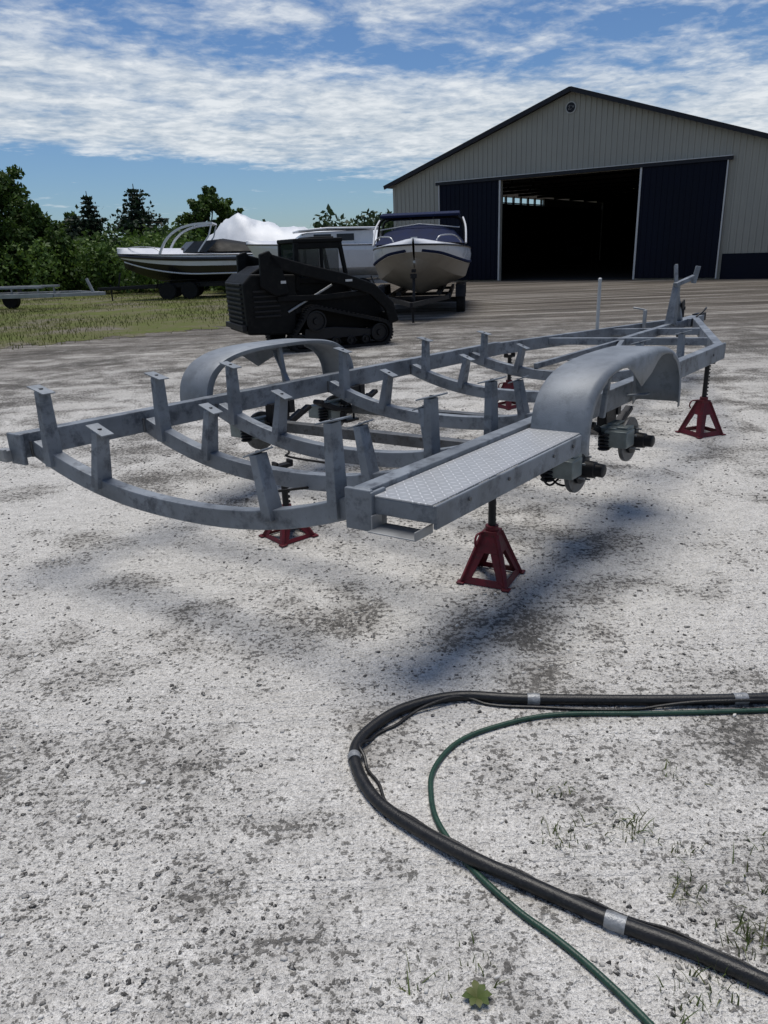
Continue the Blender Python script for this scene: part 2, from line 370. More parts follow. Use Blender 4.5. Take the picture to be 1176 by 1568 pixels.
# ------------------------------------------------------------------ boat trailer
R0=Vector((-.095,2.672)); U=Vector((.633,.774)); Vv=Vector((-.774,.633))
def T(v):
    a,l,h=v
    aa=a-.25*(l/2.12)*max(0,1-max(a,0)/4.5)
    p=R0+U*aa+Vv*l
    return Vector((p.x,p.y,h-.09*(l/2.1)*min(max(a,0),4.77)/4.77))
tr=empty('boat_trailer',(1,5,.7))
def TB(name,m=STEEL,smooth=False,bevel=.005): return B(name,m,tr,T,smooth,bevel)
b=TB('side_rails')
for l in (-.03,2.11):
    b.sweep([(a,l,.695) for a in (-.02,1.2,2.4,3.6,4.64)],.075,.13)
b.done()
b=TB('rail_end_plates')
b.box((-.035,-.03,.68),(.022,.115,.165)); b.box((-.035,2.11,.68),(.022,.115,.165))
b.box((-.0,-.085,.68),(.09,.016,.15)); 
b.done()
b=TB('tongue_rails')
b.sweep([(4.58,-.03,.692),(7.25,.97,.69)],.07,.118); b.sweep([(4.58,2.11,.692),(7.25,1.13,.69)],.07,.118)
b.box((7.35,1.05,.70),(.5,.15,.10)); b.done()
CM=[(.05,.19),(.70,.20),(1.22,.20),(2.23,.19),(3.22,.18),(4.12,.16)]
def sagh(l,s): 
    x=min(max(l/2.08,0),1); return .675-s*(1-abs(2*x-1)**2.3)
b=TB('curved_crossmembers')
for a,s in CM:
    b.sweep([(a,.01+2.06*i/22,sagh(2.08*i/22,s)) for i in range(23)],.06,.088)
b.done()
b=TB('tongue_crossmembers')
b.beam((5.25,.22,.70),(5.25,1.86,.70),.055,.07); b.beam((6.15,.56,.70),(6.15,1.54,.70),.055,.07)
b.beam((4.12,.75,.60),(5.25,1.05,.70),.045,.05); b.beam((4.12,1.4,.60),(5.25,1.05,.70),.045,.05)
b.beam((5.2,1.05,.69),(7.1,1.05,.70),.07,.09); b.done()
b=TB('bunk_brackets',bevel=.003); bp=TB('bunk_bracket_tops',STEELF,bevel=.002)
bb=TB('bracket_slots',BLACKM,True,0)
for k,(a,s) in enumerate(CM):
    hs=[.985,.965,.96,.94,.92,.89][k]; lo=[.815,.805,.80,.79,.78,.77][k]
    for l,sg in ((.13,1),(1.93,-1)):
        z0=sagh(l,s)+.035
        b.sweep([(a-.012,l,z0-.06),(a-.012,l+.004*sg,hs)],.046,.072,up=(1,0,0),ws=[1.05,.82])
        bp.beam((a-.012,l-.062,hs+.006+.016*sg),(a-.012,l+.062,hs+.006-.016*sg),.065,.007)
        bb.cyl((a-.012,l,hs+.008),(a-.012,l,hs+.0125),.010,n=10)
    for l,sg in ((.47,1),(1.58,-1)):
        z0=sagh(l,s)+.03
        b.sweep([(a-.01,l,z0-.03),(a-.01,l+.055*sg,lo)],.046,.075,up=(1,0,0),ws=[1.1,.85])
        bp.beam((a-.01,l+.055*sg-.055,lo+.006+.022*sg),(a-.01,l+.055*sg+.055,lo+.006-.022*sg),.065,.007)
        bb.cyl((a-.01,l+.055*sg,lo+.008),(a-.01,l+.055*sg,lo+.0125),.010,n=10)
b.done(); bp.done(); bb.done()
b=B('weld_beads_and_bolts',STEEL_D,tr,T,True)
for a,s in CM:
    for l in (.012,2.068):
        b.tube([(a-.034,l,.63),(a-.036,l,.66),(a-.034,l,.715)],.006,6)
for a in (.35,1.5,2.0,2.7,3.5,4.3):
    for l in (.011,-.069): b.cyl((a,l-.006,.70),(a,l+.006,.70),.011,n=6)
for a in (.2,.5,.9,1.1): b.cyl((a,-.346,.70),(a,-.352,.70),.008,n=6)
b.done()
b=TB('step_frame')
b.sweep([(-.02,-.338,.688),(1.2,-.338,.688)],.014,.092)
b.box((-.02,-.21,.70),(.012,.26,.068)); b.box((1.2,-.21,.695),(.012,.25,.08))
b.box((.3,-.205,.70),(.03,.25,.05)); b.box((.8,-.205,.70),(.03,.25,.05))
b.done()
TB('step_tread',DIAM,bevel=.002).box((.59,-.202,.737),(1.235,.262,.007)).done()
b=TB('tail_light_bracket',GALV,bevel=.002)
b.box((-.03,-.20,.615),(.11,.2,.006)); b.box((-.03,-.30,.63),(.11,.006,.035)); b.box((-.03,-.10,.64),(.06,.006,.06))
b.box((-.05,2.2,.64),(.06,.09,.06)); b.box((-.09,2.2,.66),(.02,.14,.05)); b.done()
def fender(l0,l1,name):
    b=B(name,STEELF,tr,T,True,0)
    n=40; prof=[]
    for i in range(n+1):
        t=math.pi*i/n; c_,s_=math.cos(t),math.sin(t)
        prof.append((1.90-.70*math.copysign(abs(c_)**.62,c_),.645+.385*abs(s_)**.62))
    vs=[];fs=[]
    for a,h in prof:
        lip=.035+.15*math.exp(-((a-1.93)/.16)**2)
        hh=h-lip
        r=.022
        dx=(1.90-a)*.03
        sec=[(a+dx*2,l0,h-.03),(a,l0,h-.008),(a,l0+(l1-l0)*.06,h),(a,l1-(l1-l0)*.10,h),(a+dx*.6,l1-(l1-l0)*.03,h-.008),(a+dx,l1,h-r)]
        low=max(hh,.63)
        cx_=1.90+(a-1.90)*(.93 if h<.99 else 1)
        sec.append((cx_,l1,min(low,h-r-.005)))
        vs+=sec
    m_=7
    for i in range(n):
        for j in range(m_-1): fs.append((i*m_+j,(i+1)*m_+j,(i+1)*m_+j+1,i*m_+j+1))
    b.add(vs,fs); o=b.done()
    sd=o.modifiers.new('sheet','SOLIDIFY'); sd.thickness=.004; sd.offset=0
    for p in o.data.polygons: p.use_smooth=True
fender(-.085,-.36,'fender'); fender(2.17,2.45,'fender_2')
b=TB('fender_stays')
for a in (1.35,1.92,2.5):
    b.beam((a,-.05,.68),(a,-.2,.70 if a!=1.92 else .97),.04,.012); b.beam((a,2.15,.68),(a,2.3,.70 if a!=1.92 else .97),.04,.012)
b.beam((1.92,-.15,.66),(1.92,-.18,1.0),.03,.03); b.beam((1.92,2.2,.66),(1.92,2.25,1.0),.03,.03)
b.done()
b=TB('axles',STEEL_D)
for a in (1.68,2.42):
    b.beam((a,.06,.475),(a,2.02,.475),.07,.07)
b.done()
b=TB('suspension',BLACKM)
for a in (1.68,2.42):
    for l,sg in ((-.0,-1),(2.08,1)):
        b.beam((a+.02,l,.475),(a-.12,l+.05*sg,.43),.05,.06)
        b.box((a,l-.02*sg,.575),(.16,.06,.13)); b.box((a+.1,l-.02*sg,.60),(.05,.08,.09))
        b.sweep([(a-.32,l,.56),(a-.16,l,.49),(a,l,.465),(a+.16,l,.49),(a+.32,l,.56)],.05,.028)
        b.sweep([(a-.24,l,.545),(a,l,.435),(a+.24,l,.545)],.045,.02)
        b.cyl((a-.32,l-.04,.57),(a-.32,l+.04,.57),.02,n=10)
        b.cyl((a-.05,l,.37),(a-.05,l,.56),.009,n=8); b.cyl((a+.05,l,.37),(a+.05,l,.56),.009,n=8)
        b.box((a,l,.375),(.14,.07,.02))
        for q in range(5): b.lathe((a-.22,l-.06*-sg,.40+q*.022),(0,0,1),[(.032,0),(.038,.008),(.032,.016)],12)
b.done()
b=B('brake_rotors',STEEL_D,tr,T,True); h=B('wheel_hubs',BLACKM,tr,T,True); c=B('brake_calipers',CAST,tr,T,True,.008); h2=B('hub_studs',GALV,tr,T,True)
for a in (1.66,2.40):
    for l,sg in ((-.12,-1),(2.20,1)):
        o=Vector((a,l,.43)); ax=(0,sg,0)
        b.lathe(o,ax,[(.05,0),(.135,0),(.138,.004),(.138,.022),(.135,.026),(.05,.026)])
        h.lathe(o,ax,[(.055,-.06),(.06,0),(.085,.03),(.085,.045),(.06,.05),(.048,.06),(.045,.115),(.036,.12),(.036,.16),(.028,.165)])
        c.box((a-.10,l-.0,.47),(.10,.12,.13)); c.box((a-.12,l-.06*sg,.47),(.09,.11,.12)); c.lathe((a-.09,l-.08*sg,.47),(0,sg,0),[(.03,-.03),(.042,-.02),(.042,.05)],14)
        c.box((a-.05,l-.05*sg,.53),(.12,.07,.03)); c.box((a-.15,l+.01*sg,.47),(.12,.14,.10))
        for j in range(5):
            t=j*1.2566; q=o+Vector((math.cos(t)*.068,0,math.sin(t)*.068)); h2.cyl(q+Vector((0,.03*sg,0)),q+Vector((0,.08*sg,0)),.006,n=8)
b.done();h.done();c.done();h2.done()
b=B('brake_lines',RUBBER,tr,T,True)
b.tube(catmull([(.5,.9,.47),(1.2,.7,.40),(1.7,.3,.43),(2.0,.1,.5),(2.4,.25,.46),(3.0,.3,.5),(4.4,.8,.55)]),.007,8)
b.tube(catmull([(1.6,.0,.5),(1.55,-.05,.38),(1.62,-.1,.34),(1.72,-.08,.42)]),.006,8)
b.tube(catmull([(1.45,.0,.62),(1.40,-.05,.46),(1.45,-.08,.38),(1.56,-.10,.42)]),.006,8)
b.tube(catmull([(1.6,2.0,.5),(1.5,1.8,.36),(1.2,1.5,.42),(1.1,1.0,.45)]),.007,8)
b.done()
b=TB('winch_post')
b.sweep([(6.62,1.05,.72),(6.72,1.05,1.16)],.08,.10,up=(1,0,0),ws=[1.25,.75])
b.beam((6.95,1.05,.72),(6.74,1.05,1.05),.05,.05); b.beam((6.70,1.05,1.12),(6.78,1.10,1.36),.035,.05); b.beam((6.66,1.05,1.15),(6.92,.93,1.22),.06,.045)
b.beam((6.9,.93,1.15),(6.92,.90,1.33),.04,.05); b.done()
b=B('winch_and_coupler',BLACKM,tr,T,True)
b.lathe((6.86,1.0,.93),(0,1,0),[(.05,0),(.05,.01),(.03,.012),(.03,.09),(.05,.092),(.05,.1)],16)
b.box((7.65,1.05,.72),(.22,.10,.09)); b.lathe((7.5,1.22,.5),(0,0,1),[(.035,0),(.035,.32),(.045,.32),(.045,.36)],14)
b.tube(catmull([(7.2,.95,.76),(7.3,.9,.82),(7.45,.92,.84),(7.6,1.0,.78)]),.01,8); b.done()
b=B('guide_pole',PVC,tr,T,True); b.cyl((5.95,1.62,.66),(5.95,1.62,1.26),.018); b.lathe((5.95,1.62,1.26),(0,0,1),[(.02,0),(.02,.02),(.01,.03)],14); b.done()
b=TB('short_post',GALV,True); b.beam((6.55,1.32,.7),(6.55,1.32,.90),.035,.035); b.beam((6.55,1.32,.90),(6.52,1.45,.93),.02,.02); b.done()

# ------------------------------------------------------------------ jack stands
def jack(x,y,ang,top,red=.25,half=.118):
    e=empty('jack_stand',(x,y,0)); tf=frame((x,y,0),ang)
    b=B('base',RED,e,tf,False,.002)
    t=.032
    def P(sx,sy,k):
        r=half*(1-k)+t*k; return Vector((sx*r,sy*r,.004+red*k))
    cs=[(-1,-1),(1,-1),(1,1),(-1,1)]
    for i in range(4):
        A=cs[i];C=cs[(i+1)%4]
        def Q(f,k): return P(*A,k)*(1-f)+P(*C,k)*f
        quads=[((0,0),(.20,.13),(.38,.60),(0,.60)),((1,0),(.80,.13),(.62,.60),(1,.60)),((0,.60),(1,.60),(1,1),(0,1)),((0,0),(1,0),(.80,.13),(.20,.13))]
        nrm=(P(*C,0)-P(*A,0)).cross(P(*A,1)-P(*A,0)).normalized()*-.005
        for q in quads:
            a=[Q(f,k) for f,k in q]; b.add(a+[p+nrm for p in a],[(0,1,2,3),(4,5,6,7),(0,1,5,4),(1,2,6,5),(2,3,7,6),(3,0,4,7)])
        b.box(P(*A,0)+Vector((0,0,.004)),(.04,.04,.008))
        b.beam(P(*A,0),P(*A,.95),.018,.018)
    b.box((0,0,red-.01),(.08,.08,.03)); b.lathe((0,0,red),(0,0,1),[(.033,0),(.033,.03),(.03,.03)],16)
    b.done()
    b=B('ratchet_post',BLACKM,e,tf,True); b.cyl((0,0,red-.12),(0,0,top-.02),.019)
    for i in range(int((top-red)/.03)): b.box((.016,0,red+.02+i*.03),(.02,.026,.012))
    b.box((0,0,top-.014),(.11,.05,.02)); b.box((.05,0,top-.0),(.014,.05,.03)); b.box((-.05,0,top-.0),(.014,.05,.03))
    b.done()
    b=B('handle',RED,e,tf,True); b.tube(catmull([(-.03,.03,red+.0),(-.08,.05,red-.005),(-.10,.05,red-.04),(-.085,.05,red-.065)]),.006,8); b.done()
jack(.533,3.43,R(62),.61,.26); jack(2.745,6.19,R(20),.62,.29,.125); jack(1.34,7.62,R(35),.535)
jack(-.575,4.12,R(40),.455,red=.17,half=.11)

# ------------------------------------------------------------------ hoses
bl=[(2.2,2.25),(1.548,2.288),(1.368,2.279),(.955,2.294),(.486,2.333),(.247,2.366),(.049,2.303),(-.071,2.194),(-.126,2.089),(-.117,1.973),(-.05,1.821),(.081,1.682),(.216,1.569),(.374,1.474),(.516,1.379),(.675,1.292),(.823,1.195),(.953,1.109),(1.3,.9)]
gr=[(2.2,2.17),(1.52,2.237),(1.338,2.22),(.931,2.227),(.585,2.241),(.366,2.186),(.219,2.104),(.131,1.975),(.112,1.855),(.126,1.73),(.198,1.569),(.297,1.427),(.377,1.34),(.447,1.251),(.526,1.128),(.571,1.029),(.6,.8)]
rb=.0195
def zb(x,y):
    d=math.hypot(x-.175,y-1.60); return rb-.002+.014*math.exp(-(d/.12)**2)
P1=catmull([(x,y,zb(x,y)) for x,y in bl],10)
e=empty('blasting_hose',(.3,1.9,0))
b=B('hose',HOSEB,e,None,True); b.tube(P1,rb,16); b.done()
b=B('signal_cable',HOSEB,e,None,True); Q=[]
for i,p in enumerate(P1):
    t=(P1[min(i+1,len(P1)-1)]-P1[max(i-1,0)]).normalized(); nrm=Vector((-t.y,t.x,0))
    wv=.030+.012*math.sin(i*.22)+.005*math.sin(i*.61)
    Q.append(p+nrm*wv+Vector((0,0,-p.z+.006+.022*max(0,math.sin(i*.22+2.6)))))
b.tube(Q,.0055,8); b.done()
b=B('tape_bands',TAPE,e,None,True)
for (tx,ty),ln in (((.52,2.33),.045),((1.27,2.28),.05),((-.122,2.03),.03),((.525,1.372),.05)):
    i=min(range(len(P1)),key=lambda k:(P1[k].x-tx)**2+(P1[k].y-ty)**2)
    t=(P1[i+1]-P1[i-1]).normalized(); b.tube([P1[i]-t*ln/2,P1[i]-t*ln*.2,P1[i]+t*ln*.2,P1[i]+t*ln/2],rb+.002,18,[rb+.0015,rb+.0035,rb+.002,rb+.003])
b.done()
e=empty('garden_hose',(.3,1.8,0))
b=B('hose',HOSEG,e,None,True); b.tube(catmull([(x,y,.0082) for x,y in gr],10),.0088,12); b.done()

# ------------------------------------------------------------------ weeds
WL=[(.669,1.70,60,.032),(.473,1.675,42,.028),(.742,1.457,40,.03),(.844,1.32,55,.036),(.498,1.863,20,.02),(.723,1.223,40,.03),(.9,1.9,18,.02),(.18,1.30,18,.02),(.02,1.24,14,.018),(1.05,1.6,32,.028),(.80,1.60,18,.022),(.95,1.48,24,.028),(.62,1.16,26,.028),(4.6,7.2,90,.07),(4.0,5.2,60,.04),(3.4,4.6,40,.04)]
for i,(x,y,n_,h_) in enumerate(WL):
    f=4 if y>3 else 1
    pts=[(x+rng.normal(0,.034*f),y+rng.normal(0,.028*f),0) for _ in range(n_)]
    blades('grass_tuft',pts,h_,.0019 if f==1 else .004,WEED,1.1)
wv=[];wf=[]
for k in range(8):
    a=k*.785+.2*rng.random(); L=.028+.014*rng.random(); o=len(wv)
    for t,wd,z in ((0,.002,.002),(.4,.007,.012),(.7,.009,.016),(1,.001,.012)):
        for sg in(-1,1): wv.append((.168+math.cos(a)*L*t-math.sin(a)*wd*sg,1.20+math.sin(a)*L*t+math.cos(a)*wd*sg,z))
    for j in range(3): wf.append((o+2*j,o+2*j+1,o+2*j+3,o+2*j+2))
mkobj('broadleaf_weed',wv,wf,WEED,None,True)

# ------------------------------------------------------------------ barn
BL=Vector((1.09,38.7)); BU=Vector((12.26,-8.5)).normalized()
W=17.5; EV=4.41; PK=7.31; DEP=30.
bang=math.atan2(BU.y,BU.x)
bf=frame((BL.x,BL.y,0),bang)
barn=empty('pole_barn',(BL.x,BL.y,0))
def rz(x): return EV+(PK-EV)*(1-abs(x-W/2)/(W/2))
d0,d1,o0,o1,DH=2.56,14.93,5.64,11.75,4.23
b=B('front_wall',WALL,barn,bf)
b.prism([(0,0.),(o0,0.),(o0,DH),(W/2,DH),(W/2,PK),(0,EV)],0,.12); b.prism([(o1,0.),(W,0.),(W,EV),(W/2,PK),(W/2,DH),(o1,DH)],0,.12); b.done()
b=B('wall_ribs',WALL,barn,bf)
x=.12
while x<W-.05:
    z0=.95 if (x<d0 or x>d1) else DH+.12
    b.prism([(x-.028,z0),(x+.028,z0),(x+.028,rz(x+.028)-.06),(x-.028,rz(x-.028)-.06)],-.034,-.002); x+=.2286
b.done()
b=B('wainscot',DOOR,barn,bf)
for a,c_ in ((0,d0),(d1+.12,W)): b.box(((a+c_)/2,-.02,.47),(c_-a,.035,.94))
b.done()
b=B('sliding_doors',DOOR,barn,bf)
for a,c_ in ((d0,o0),(o1,d1)):
    b.box(((a+c_)/2,-.12,DH/2+.04),(c_-a,.05,DH-.05)); x=a+.12
    while x<c_: b.box((x,-.155,DH/2+.04),(.05,.022,DH-.12)); x+=.2286
b.done()
b=B('door_trim',TRIM,barn,bf)
for x in (d0,o0,o1,d1): b.box((x,-.165,DH/2+.03),(.07 if x in(o0,o1) else .05,.05,DH))
b.done()
b=B('door_track',DTRIM,barn,bf); b.box(((d0+d1)/2,-.13,DH+.07),(d1-d0+.3,.2,.12)); b.done()
TRI=B('door_track_flashing',TRIM,barn,bf); TRI.box(((d0+d1)/2,-.14,DH+.15),(d1-d0+.3,.24,.03)); TRI.done()
b=B('corner_trim',WALL,barn,bf); b.box((.02,-.03,EV/2-.03),(.14,.08,EV-.1)); b.box((W-.02,-.03,EV/2-.03),(.14,.08,EV-.1)); b.done()
b=B('roof',ROOF,barn,bf)
for sg in(0,1):
    xs=(-.35,W/2) if sg==0 else (W+.35,W/2)
    zz=lambda x: PK-(PK-EV)/(W/2)*abs(x-W/2)+.02
    b.add([(xs[0],-.35,zz(xs[0])),(xs[1],-.35,zz(xs[1])),(xs[1],DEP+.3,zz(xs[1])),(xs[0],DEP+.3,zz(xs[0]))]+[(xs[0],-.35,zz(xs[0])+.1),(xs[1],-.35,zz(xs[1])+.1),(xs[1],DEP+.3,zz(xs[1])+.1),(xs[0],DEP+.3,zz(xs[0])+.1)],
      [(0,1,2,3),(4,5,6,7),(0,1,5,4),(1,2,6,5),(2,3,7,6),(3,0,4,7)])
b.done()
b=B('rake_trim',DTRIM,barn,bf)
b.sweep([(-.36,-.37,rz(0)-.36*.331+.04),(W/2,-.37,PK+.04)],.04,.17); b.sweep([(W/2+.001,-.37,PK+.04),(W+.36,-.37,rz(0)-.36*.331+.04)],.04,.17); b.done()
b=B('side_walls',WALL,barn,bf)
b.box((.06,DEP/2,1.95),(.12,DEP-.3,3.9)); b.box((.06,6,4.12),(.12,11.6,.5)); b.box((.06,24,4.12),(.12,11.6,.5))
b.box((W-.06,DEP/2,2.2),(.12,DEP-.3,4.38)); b.done()
b=B('eave_window_posts',TRIM,barn,bf)
for i in range(6): b.box((.06,12.3+i*1.1,4.12),(.1,.18,.46))
b.box((.06,15,3.95),(.14,6.2,.06)); b.done()
B('back_wall',WALL,barn,bf).prism([(0,0),(W,0),(W,EV),(W/2,PK),(0,EV)],DEP-.12,DEP).done()
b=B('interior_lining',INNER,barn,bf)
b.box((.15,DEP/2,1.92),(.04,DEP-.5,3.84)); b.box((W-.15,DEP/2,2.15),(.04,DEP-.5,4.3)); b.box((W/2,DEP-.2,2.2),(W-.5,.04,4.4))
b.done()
b=B('roof_trusses',INNER,barn,bf)
for i in range(10):
    y=2+i*2.9
    b.sweep([(.3,y,EV-.02),(W-.3,y,EV-.02)],.05,.14)
    for j in range(6):
        x=W/2+(j-2.5)*2.6; b.beam((x,y,EV),(x+(.8 if j<3 else -.8),y,rz(x+(.8 if j<3 else -.8))-.1),.04,.09)
b.done()
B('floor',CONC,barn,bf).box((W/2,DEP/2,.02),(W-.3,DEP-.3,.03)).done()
b=B('stored_shelving',BLACKP,barn,bf)
for i,(x,y,ww,hh) in enumerate([(3.5,16,2,1.6),(6.5,20,1.5,1.2),(8.5,17,2.2,1.4),(11,22,2.5,2.0),(13.5,15,2,1.5)]):
    for z in (0.15,hh*.5,hh): b.box((x,y,z),(ww,1.0,.06))
    for sx in(-1,1):
        for sy in(-1,1): b.box((x+sx*ww/2,y+sy*.45,hh/2),(.08,.08,hh))
    b.box((x-.2,y,hh*.5+.25),(ww*.5,.7,.4)); b.box((x+.3,y,hh+.2),(ww*.3,.6,.35))
b.done()
b=B('round_logo_sign',TRIM,barn,bf,True)
b.lathe((W/2-.05,-.036,6.72),(0,-1,0),[(.22,0),(.22,.03),(.17,.031)],28); b.done()
b=B('logo_emblem',DTRIM,barn,bf,True)
b.lathe((W/2-.05,-.070,6.72),(0,-1,0),[(.185,0),(.185,.008)],28); b.done()
b=B('logo_letters',TRIM,barn,bf)
b.sweep([(W/2-.16,-.084,6.76),(W/2-.08,-.084,6.80),(W/2-.13,-.084,6.64),(W/2-.02,-.084,6.66)],.008,.03,up=(0,1,0)); b.sweep([(W/2-.0,-.084,6.79),(W/2+.05,-.084,6.70),(W/2+.09,-.084,6.78)],.008,.03,up=(0,1,0)); b.done()

# ------------------------------------------------------------------ boats
def wheel(b_t,b_r,c,ax,r=.33,w=.22):
    ax=Vector(ax); c=Vector(c)
    b_t.lathe(c-ax*w/2,ax,[(r*.6,.01),(r*.9,0),(r,w*.15),(r,w*.85),(r*.9,w),(r*.6,w-.01)],26)
    b_r.lathe(c-ax*w*.35,ax,[(r*.61,0),(r*.6,w*.75),(r*.45,w*.7),(r*.2,w*.62),(r*.18,w*.8)],20)
def hull(e,tf,L,beam,zk,zs,mats,crown=.12,full=2.2,split=(3,5,6),bow=.16,blunt=.015):
    n=26; secs=[]
    for i in range(n):
        t=(i/(n-1))**1.5
        q=max(0,1-t/.6)
        g=(beam/2-blunt)*(1-q**full)**.75+blunt
        g*=min(1,.08+(t*L/.35)**.5) if blunt>.1 else 1
        rise=(zs-zk)*.62*max(0,1-t/.42)**2.2
        k=zk+rise
        sh=zs+bow*(1-t)**2
        ch=g*(.86-.35*max(0,1-t/.4)); cz=k+(sh-k)*.34
        cz=min(cz+.06*max(0,1-t/.4),sh-.3)
        mz=cz+(sh-cz)*.45; mb=ch+(g-ch)*.75
        rz_=sh-(sh-mz)*.42; 
        x=L*t
        xs=lambda z: x-.35*max(0,1-t/.3)*((z-k)/(sh-k+.01))
        row=[(xs(k),0,k),(xs(cz),ch*.55,k+(cz-k)*.5),(xs(cz),ch,cz),(xs(cz),ch+.03*min(1,g*5),cz+.02),(xs(mz),mb,mz),(xs(rz_),g*.99,rz_),(xs(sh),g*.97,sh),(xs(sh),g*.8,sh+.04),(xs(sh),g*.35,sh+crown*.9),(xs(sh),0,sh+crown)]
        secs.append(row)
    s1,s2,s3=split
    bands=[('hull_bottom',0,s1),('hull_side',s1,s2),('topsides',s2,s3),('deck',s3,9)]
    for (nm,a,c_),m in zip(bands,mats):
        b=B(nm,m,e,tf,True); vs=[];fs=[]; w_=c_-a+1
        for sg in(1,-1):
            o=len(vs)
            for row in secs: vs+=[(p[0],p[1]*sg,p[2]) for p in row[a:c_+1]]
            for i in range(n-1):
                for j in range(w_-1): fs.append((o+i*w_+j,o+(i+1)*w_+j,o+(i+1)*w_+j+1,o+i*w_+j+1))
        b.add(vs,fs); b.done()
    last=secs[-1]; b=B('transom',mats[2],e,tf); vs=[(p[0],p[1],p[2]) for p in last]+[(p[0],-p[1],p[2]) for p in last[::-1]][1:-1]
    b.add(vs,[tuple(range(len(vs)))]); b.done()
    b=B('rub_rail',BLACKG if mats[2] is WHITEG else ALU,e,tf,True)
    for sg in(1,-1): b.tube([(r_[6][0]-.01,(r_[6][1]+.01)*sg,r_[6][2]-.02) for r_ in secs],.02,8)
    b.done()
    return secs
def btrailer(e,tf,L,zk,tandem=True,mat_=GALV,bm_=2.0,wx=.62,tongue=1.6,stand=True):
    b=B('trailer_frame',mat_,e,tf,False,.005)
    for sg in(-1,1):
        b.sweep([(.9,.75*sg,.5),(L,.75*sg,.5)],.08,.12); b.beam((-tongue,0,.48),(.95,.75*sg,.5),.07,.1)
        b.beam((1.2,.5*sg,zk+.02),(L-.2,.5*sg,zk+.02),.12,.08); 
        for x in (1.6,L*.5,L-.6): b.beam((x,.5*sg,.5),(x,.5*sg,zk),.05,.05)
    for x in(1.5,L*.5,L-.3): b.beam((x,-.75,.46),(x,.75,.46),.07,.08)
    if stand: b.beam((-.5,0,.5),(-.36,0,1.05),.06,.06)
    b.beam((-tongue+.5,0,.0),(-tongue+.5,0,.62),.05,.05)
    xs=[L*wx-.42,L*wx+.42] if tandem else [L*wx]
    for x in xs: b.beam((x,-1.0,.34),(x,1.0,.34),.06,.06)
    for sg in(-1,1):
        b.sweep([(xs[0]-.42,1.03*sg,.45),(xs[0]-.3,1.03*sg,.73),(xs[-1]+.3,1.03*sg,.73),(xs[-1]+.42,1.03*sg,.45)],.26,.012,up=(0,0,1))
    b.done()
    t_=B('tires',RUBBER,e,tf,True); r_=B('wheel_rims',ALU,e,tf,True)
    for x in xs:
        for sg in(-1,1): wheel(t_,r_,(x,1.03*sg,.33),(0,sg,0))
    t_.done(); r_.done()

# bow-rider with tower, bow toward the viewer
e=empty('wakeboard_boat',(1.2,19.5,0)); tf=frame((.92,17.9,-.06),R(90-7))
S_=hull(e,tf,6.2,2.6,.50,1.58,[CREAM,CREAM,WHITEG,WHITEG],.12,full=2.8,split=(3,4,6),blunt=.34)
b=B('navy_hull_graphic',NAVY,e,tf,True)
for sg in(1,-1):
    b.tube([(r_[4][0]-.012,(r_[4][1]+.012)*sg,r_[4][2]+.04) for r_ in S_[1:]],.035,8)
b.done()
btrailer(e,tf,6.1,.56,True,BLACKM,tongue=1.3,wx=.40)
b=B('navy_cockpit_cover',NAVY,e,tf,True); vs=[];fs=[]
secs=[(.75,.6,1.76,1.80),(1.1,.95,1.74,1.88),(1.6,1.12,1.72,2.02),(2.0,1.14,1.72,2.20),(3.0,1.14,1.72,2.22),(4.4,1.1,1.70,2.0),(6.0,1.08,1.64,1.80)]
for x,hb,z0,z1 in secs:
    for k in range(9):
        t=k/8; y=hb*(1-2*t); vs.append((x,y,z0+(z1-z0)*math.sin(math.pi*t)**.45))
for i in range(len(secs)-1):
    for k in range(8): fs.append((9*i+k,9*i+k+1,9*i+10+k,9*i+9+k))
b.add(vs,fs); b.done()
b=B('windshield_frame',ALU,e,tf,True)
pts=[(1.75,-1.05),(1.55,-.5),(1.5,0),(1.55,.5),(1.75,1.05)]
b.tube([(x+.30,y*.95,2.10+.1*(1-abs(y))) for x,y in pts],.015,8)
b.done()
b=B('tower',BLACKM,e,tf,True)
for x in(2.3,3.2):
    b.tube(catmull([(x,-1.12,1.70),(x+.15,-1.08,2.1),(x+.1,-.97,2.34),(x+.1,-.5,2.40),(x+.1,.5,2.40),(x+.1,.97,2.34),(x+.15,1.08,2.1),(x,1.12,1.70)],5),.03,8)
for y in(-.9,-.3,.3,.9): b.cyl((2.4,y,2.38),(3.3,y,2.38),.02,n=8)
b.done()
b=B('bimini_top',NAVY,e,tf,True,.02); b.sweep([(2.0,0,2.40),(2.6,0,2.47),(3.4,0,2.47),(4.1,0,2.40)],2.0,.07); b.done()
b=B('tower_side_tubes',WHITEG,e,tf,True)
for sg in(1,-1): b.tube(catmull([(1.8,1.16*sg,1.72),(2.2,1.15*sg,2.1),(2.7,1.08*sg,2.34)],5),.025,8)
b.done()
b=B('bow_fittings',ALU,e,tf,True); b.box((.0,0,1.86),(.2,.14,.04)); b.lathe((-.10,0,1.35),(1,0,0),[(.03,-.06),(.03,.05)],10)
for sg in(1,-1): b.tube(catmull([(.2,.5*sg,1.80),(.3,.6*sg,1.9),(.7,.9*sg,1.90),(1.1,1.06*sg,1.74)],5),.014,8)
b.done()
b=B('winch_stand',BLACKM,e,tf,False); b.box((-.40,0,1.05),(.12,.14,.10)); b.box((-.32,0,1.16),(.10,.10,.07)); b.done()

